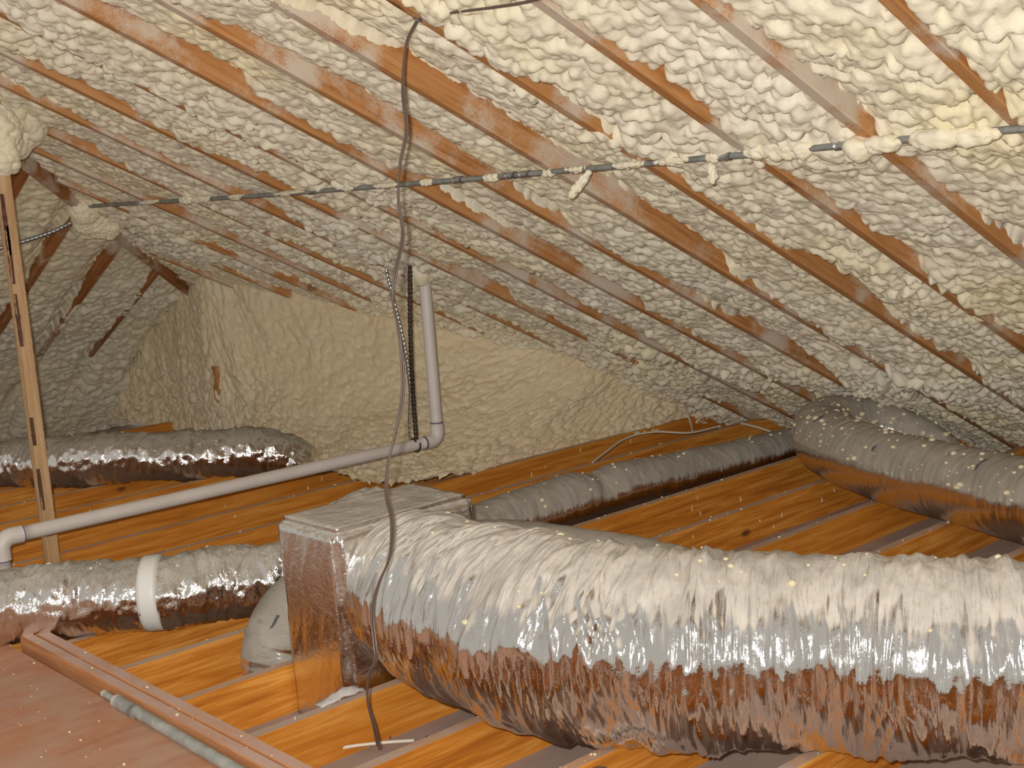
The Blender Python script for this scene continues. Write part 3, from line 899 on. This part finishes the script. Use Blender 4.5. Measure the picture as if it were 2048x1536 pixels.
bpy.context.view_layer.update()
def on_mesh(obj, n, cond):
    me = obj.data; nv = len(me.vertices)
    co_ = np.empty(nv * 3, np.float32); me.vertices.foreach_get('co', co_); co_ = co_.reshape(-1, 3)
    no_ = np.empty(nv * 3, np.float32); me.vertex_normals.foreach_get('vector', no_); no_ = no_.reshape(-1, 3)
    idx = np.nonzero(cond(co_, no_))[0]
    return [co_[i] for i in rng.choice(idx, min(n, len(idx)), replace=False)]
J = {o.parent: o for o in bpy.data.objects if o.name.startswith('jacket')}
crumbs('foam_crumbs', on_mesh(J[rd], 330, lambda c, n: n[:, 2] > .25), 'foam spatters on the right duct', .004, .016)
crumbs('foam_crumbs', on_mesh(J[big], 60, lambda c, n: n[:, 2] > .5), 'foam crumbs on the large silver duct', .004, .012)
crumbs('foam_crumbs', on_mesh(J[sd], 90, lambda c, n: n[:, 2] > .35), 'foam crumbs on the slim grey duct', .003, .011)
crumbs('foam_crumbs', on_mesh(J[ld], 40, lambda c, n: n[:, 2] > .5) + on_mesh(J[fd], 40, lambda c, n: n[:, 2] > .3), 'foam crumbs on the two left ducts', .003, .009)
sp = []
for k in range(0, 13):
    y = YJ - S16 * k
    for i in range(26): sp.append((1.7 + 4 * rng.random(), y + .005 + .032 * rng.random(), .003))
for i in range(80): sp.append((.9 + .56 * rng.random(), 2.2 + 2.3 * rng.random(), .0))
for i in range(26): sp.append((1.485 + .07 * rng.random(), 2.2 + 2.1 * rng.random(), .041))
crumbs('foam_crumbs', sp, 'tiny foam crumbs scattered on joist tops, rail and plywood', .0015, .0055)

# dusty tan lump, shaped as a round can, and a white rim in the nearest bay
jb = empty('dusty_lump'); tag(jb, 'dusty tan round lump beside a white rim at the bottom edge', 'electrical box')
q = at_z(1195, 1548, -.02)
bmj = bmesh.new()
bmesh.ops.create_cone(bmj, cap_ends=True, segments=28, radius1=.055, radius2=.048, depth=.12)
bmesh.ops.bevel(bmj, geom=[e for e in bmj.edges if abs(e.verts[0].co.z - .06) < 1e-4 and abs(e.verts[1].co.z - .06) < 1e-4], offset=.014, segments=3, affect='EDGES')
me = bpy.data.meshes.new('can'); bmj.to_mesh(me); bmj.free()
o = link('can', me, mat_plain('dusty_tan', (.50, .40, .32), .8, var=.3, scale=30), jb, True); o.location = (q.x, q.y, -.075)
q2 = at_z(1262, 1552, -.05)
tube('rim', [(q2.x + .034 * math.cos(a), q2.y + .034 * math.sin(a), -.05) for a in np.linspace(0, 2 * math.pi, 25)], .005, M_STRAP, jb, .006, 8)

# bent nails left on the drywall
for i, (px_, py_, L, a) in enumerate([(780, 1478, .06, .9), (690, 1510, .055, .55), (850, 1476, .02, .2)]):
    p = at_z(px_, py_, -.148)
    n = tube('nail', [(p.x, p.y, -.148), (p.x + L * .5 * math.cos(a), p.y + L * .5 * math.sin(a), -.147), (p.x + L * math.cos(a), p.y + L * math.sin(a), -.147)], .0022, M_STEELN, None, .01, 6)
    tag(n, ['long dark nail lying right beside the cord end', 'dark nail lying below the white cable', 'short dark nail near the joist right of the cable'][i], 'nail')

# printed strip on the grey elbow, dark film patches on the right duct
def patch(name, px_, py_, depth, w, h, rotz, mat, parent):
    p = cam_point(px_, py_, depth)
    n_ = 6; V = []
    ax = (rgt * math.cos(rotz) + upv * math.sin(rotz)); bx_ = (-rgt * math.sin(rotz) + upv * math.cos(rotz))
    for i in range(n_):
        for j in range(3):
            V.append(p + ax * w * (i / (n_ - 1) - .5) + bx_ * h * (j / 2 - .5) - fwd * .004 * math.sin(math.pi * i / (n_ - 1)))
    o_ = link(name, mesh_np(name, np.array([tuple(v) for v in V]), grid_quads(n_, 3)), mat, parent, True)
    o_.modifiers.new('t', 'SOLIDIFY').thickness = .002
    sh = o_.modifiers.new('fit', 'SHRINKWRAP'); sh.target = J[parent]; sh.offset = .003; sh.wrap_mode = 'OUTSIDE_SURFACE'
    return o_
patch('printed_strip', 537, 1232, 4.10, .070, .014, math.radians(66), M_PATCH, dd)
for (a, b_, w, h, r_) in [(1650, 858, .035, .022, .3), (1760, 907, .04, .022, -.2), (1985, 962, .07, .03, -.35)]:
    patch('film_patch', a, b_, {1650: 5.83, 1760: 5.33, 1985: 4.80}[a], w, h, r_, M_PATCH, rd)

# foam drips that ran down the joist faces
Vd = []; Fd = []
for i in range(110):
    k = int(rng.integers(0, 12)); y = YJ - S16 * k - .003
    x = 2.4 + 3.3 * rng.random(); z0 = -.01 - .10 * rng.random(); L = .006 + .022 * rng.random(); w = .0012 + .0016 * rng.random()
    n0 = len(Vd)
    for (dx, dy, dz) in [(-w, 0, 0), (w, 0, 0), (w * 1.6, 0, -L), (-w * 1.6, 0, -L), (0, -w, -L * .2), (0, -w * 2.2, -L * .9), (0, 0, -L - w * 2)]:
        Vd.append((x + dx, y + dy, z0 + dz))
    Fd += [[n0 + a for a in f] for f in ((0, 4, 5, 3), (4, 1, 2, 5), (3, 5, 6), (5, 2, 6), (0, 1, 4))]
o = link('foam_drips', mesh_poly('foam_drips', np.array(Vd), Fd), M_CRUMB, None, True)
tag(o, 'tiny foam drips stuck to the joist faces', 'foam drips', kind='stuff')
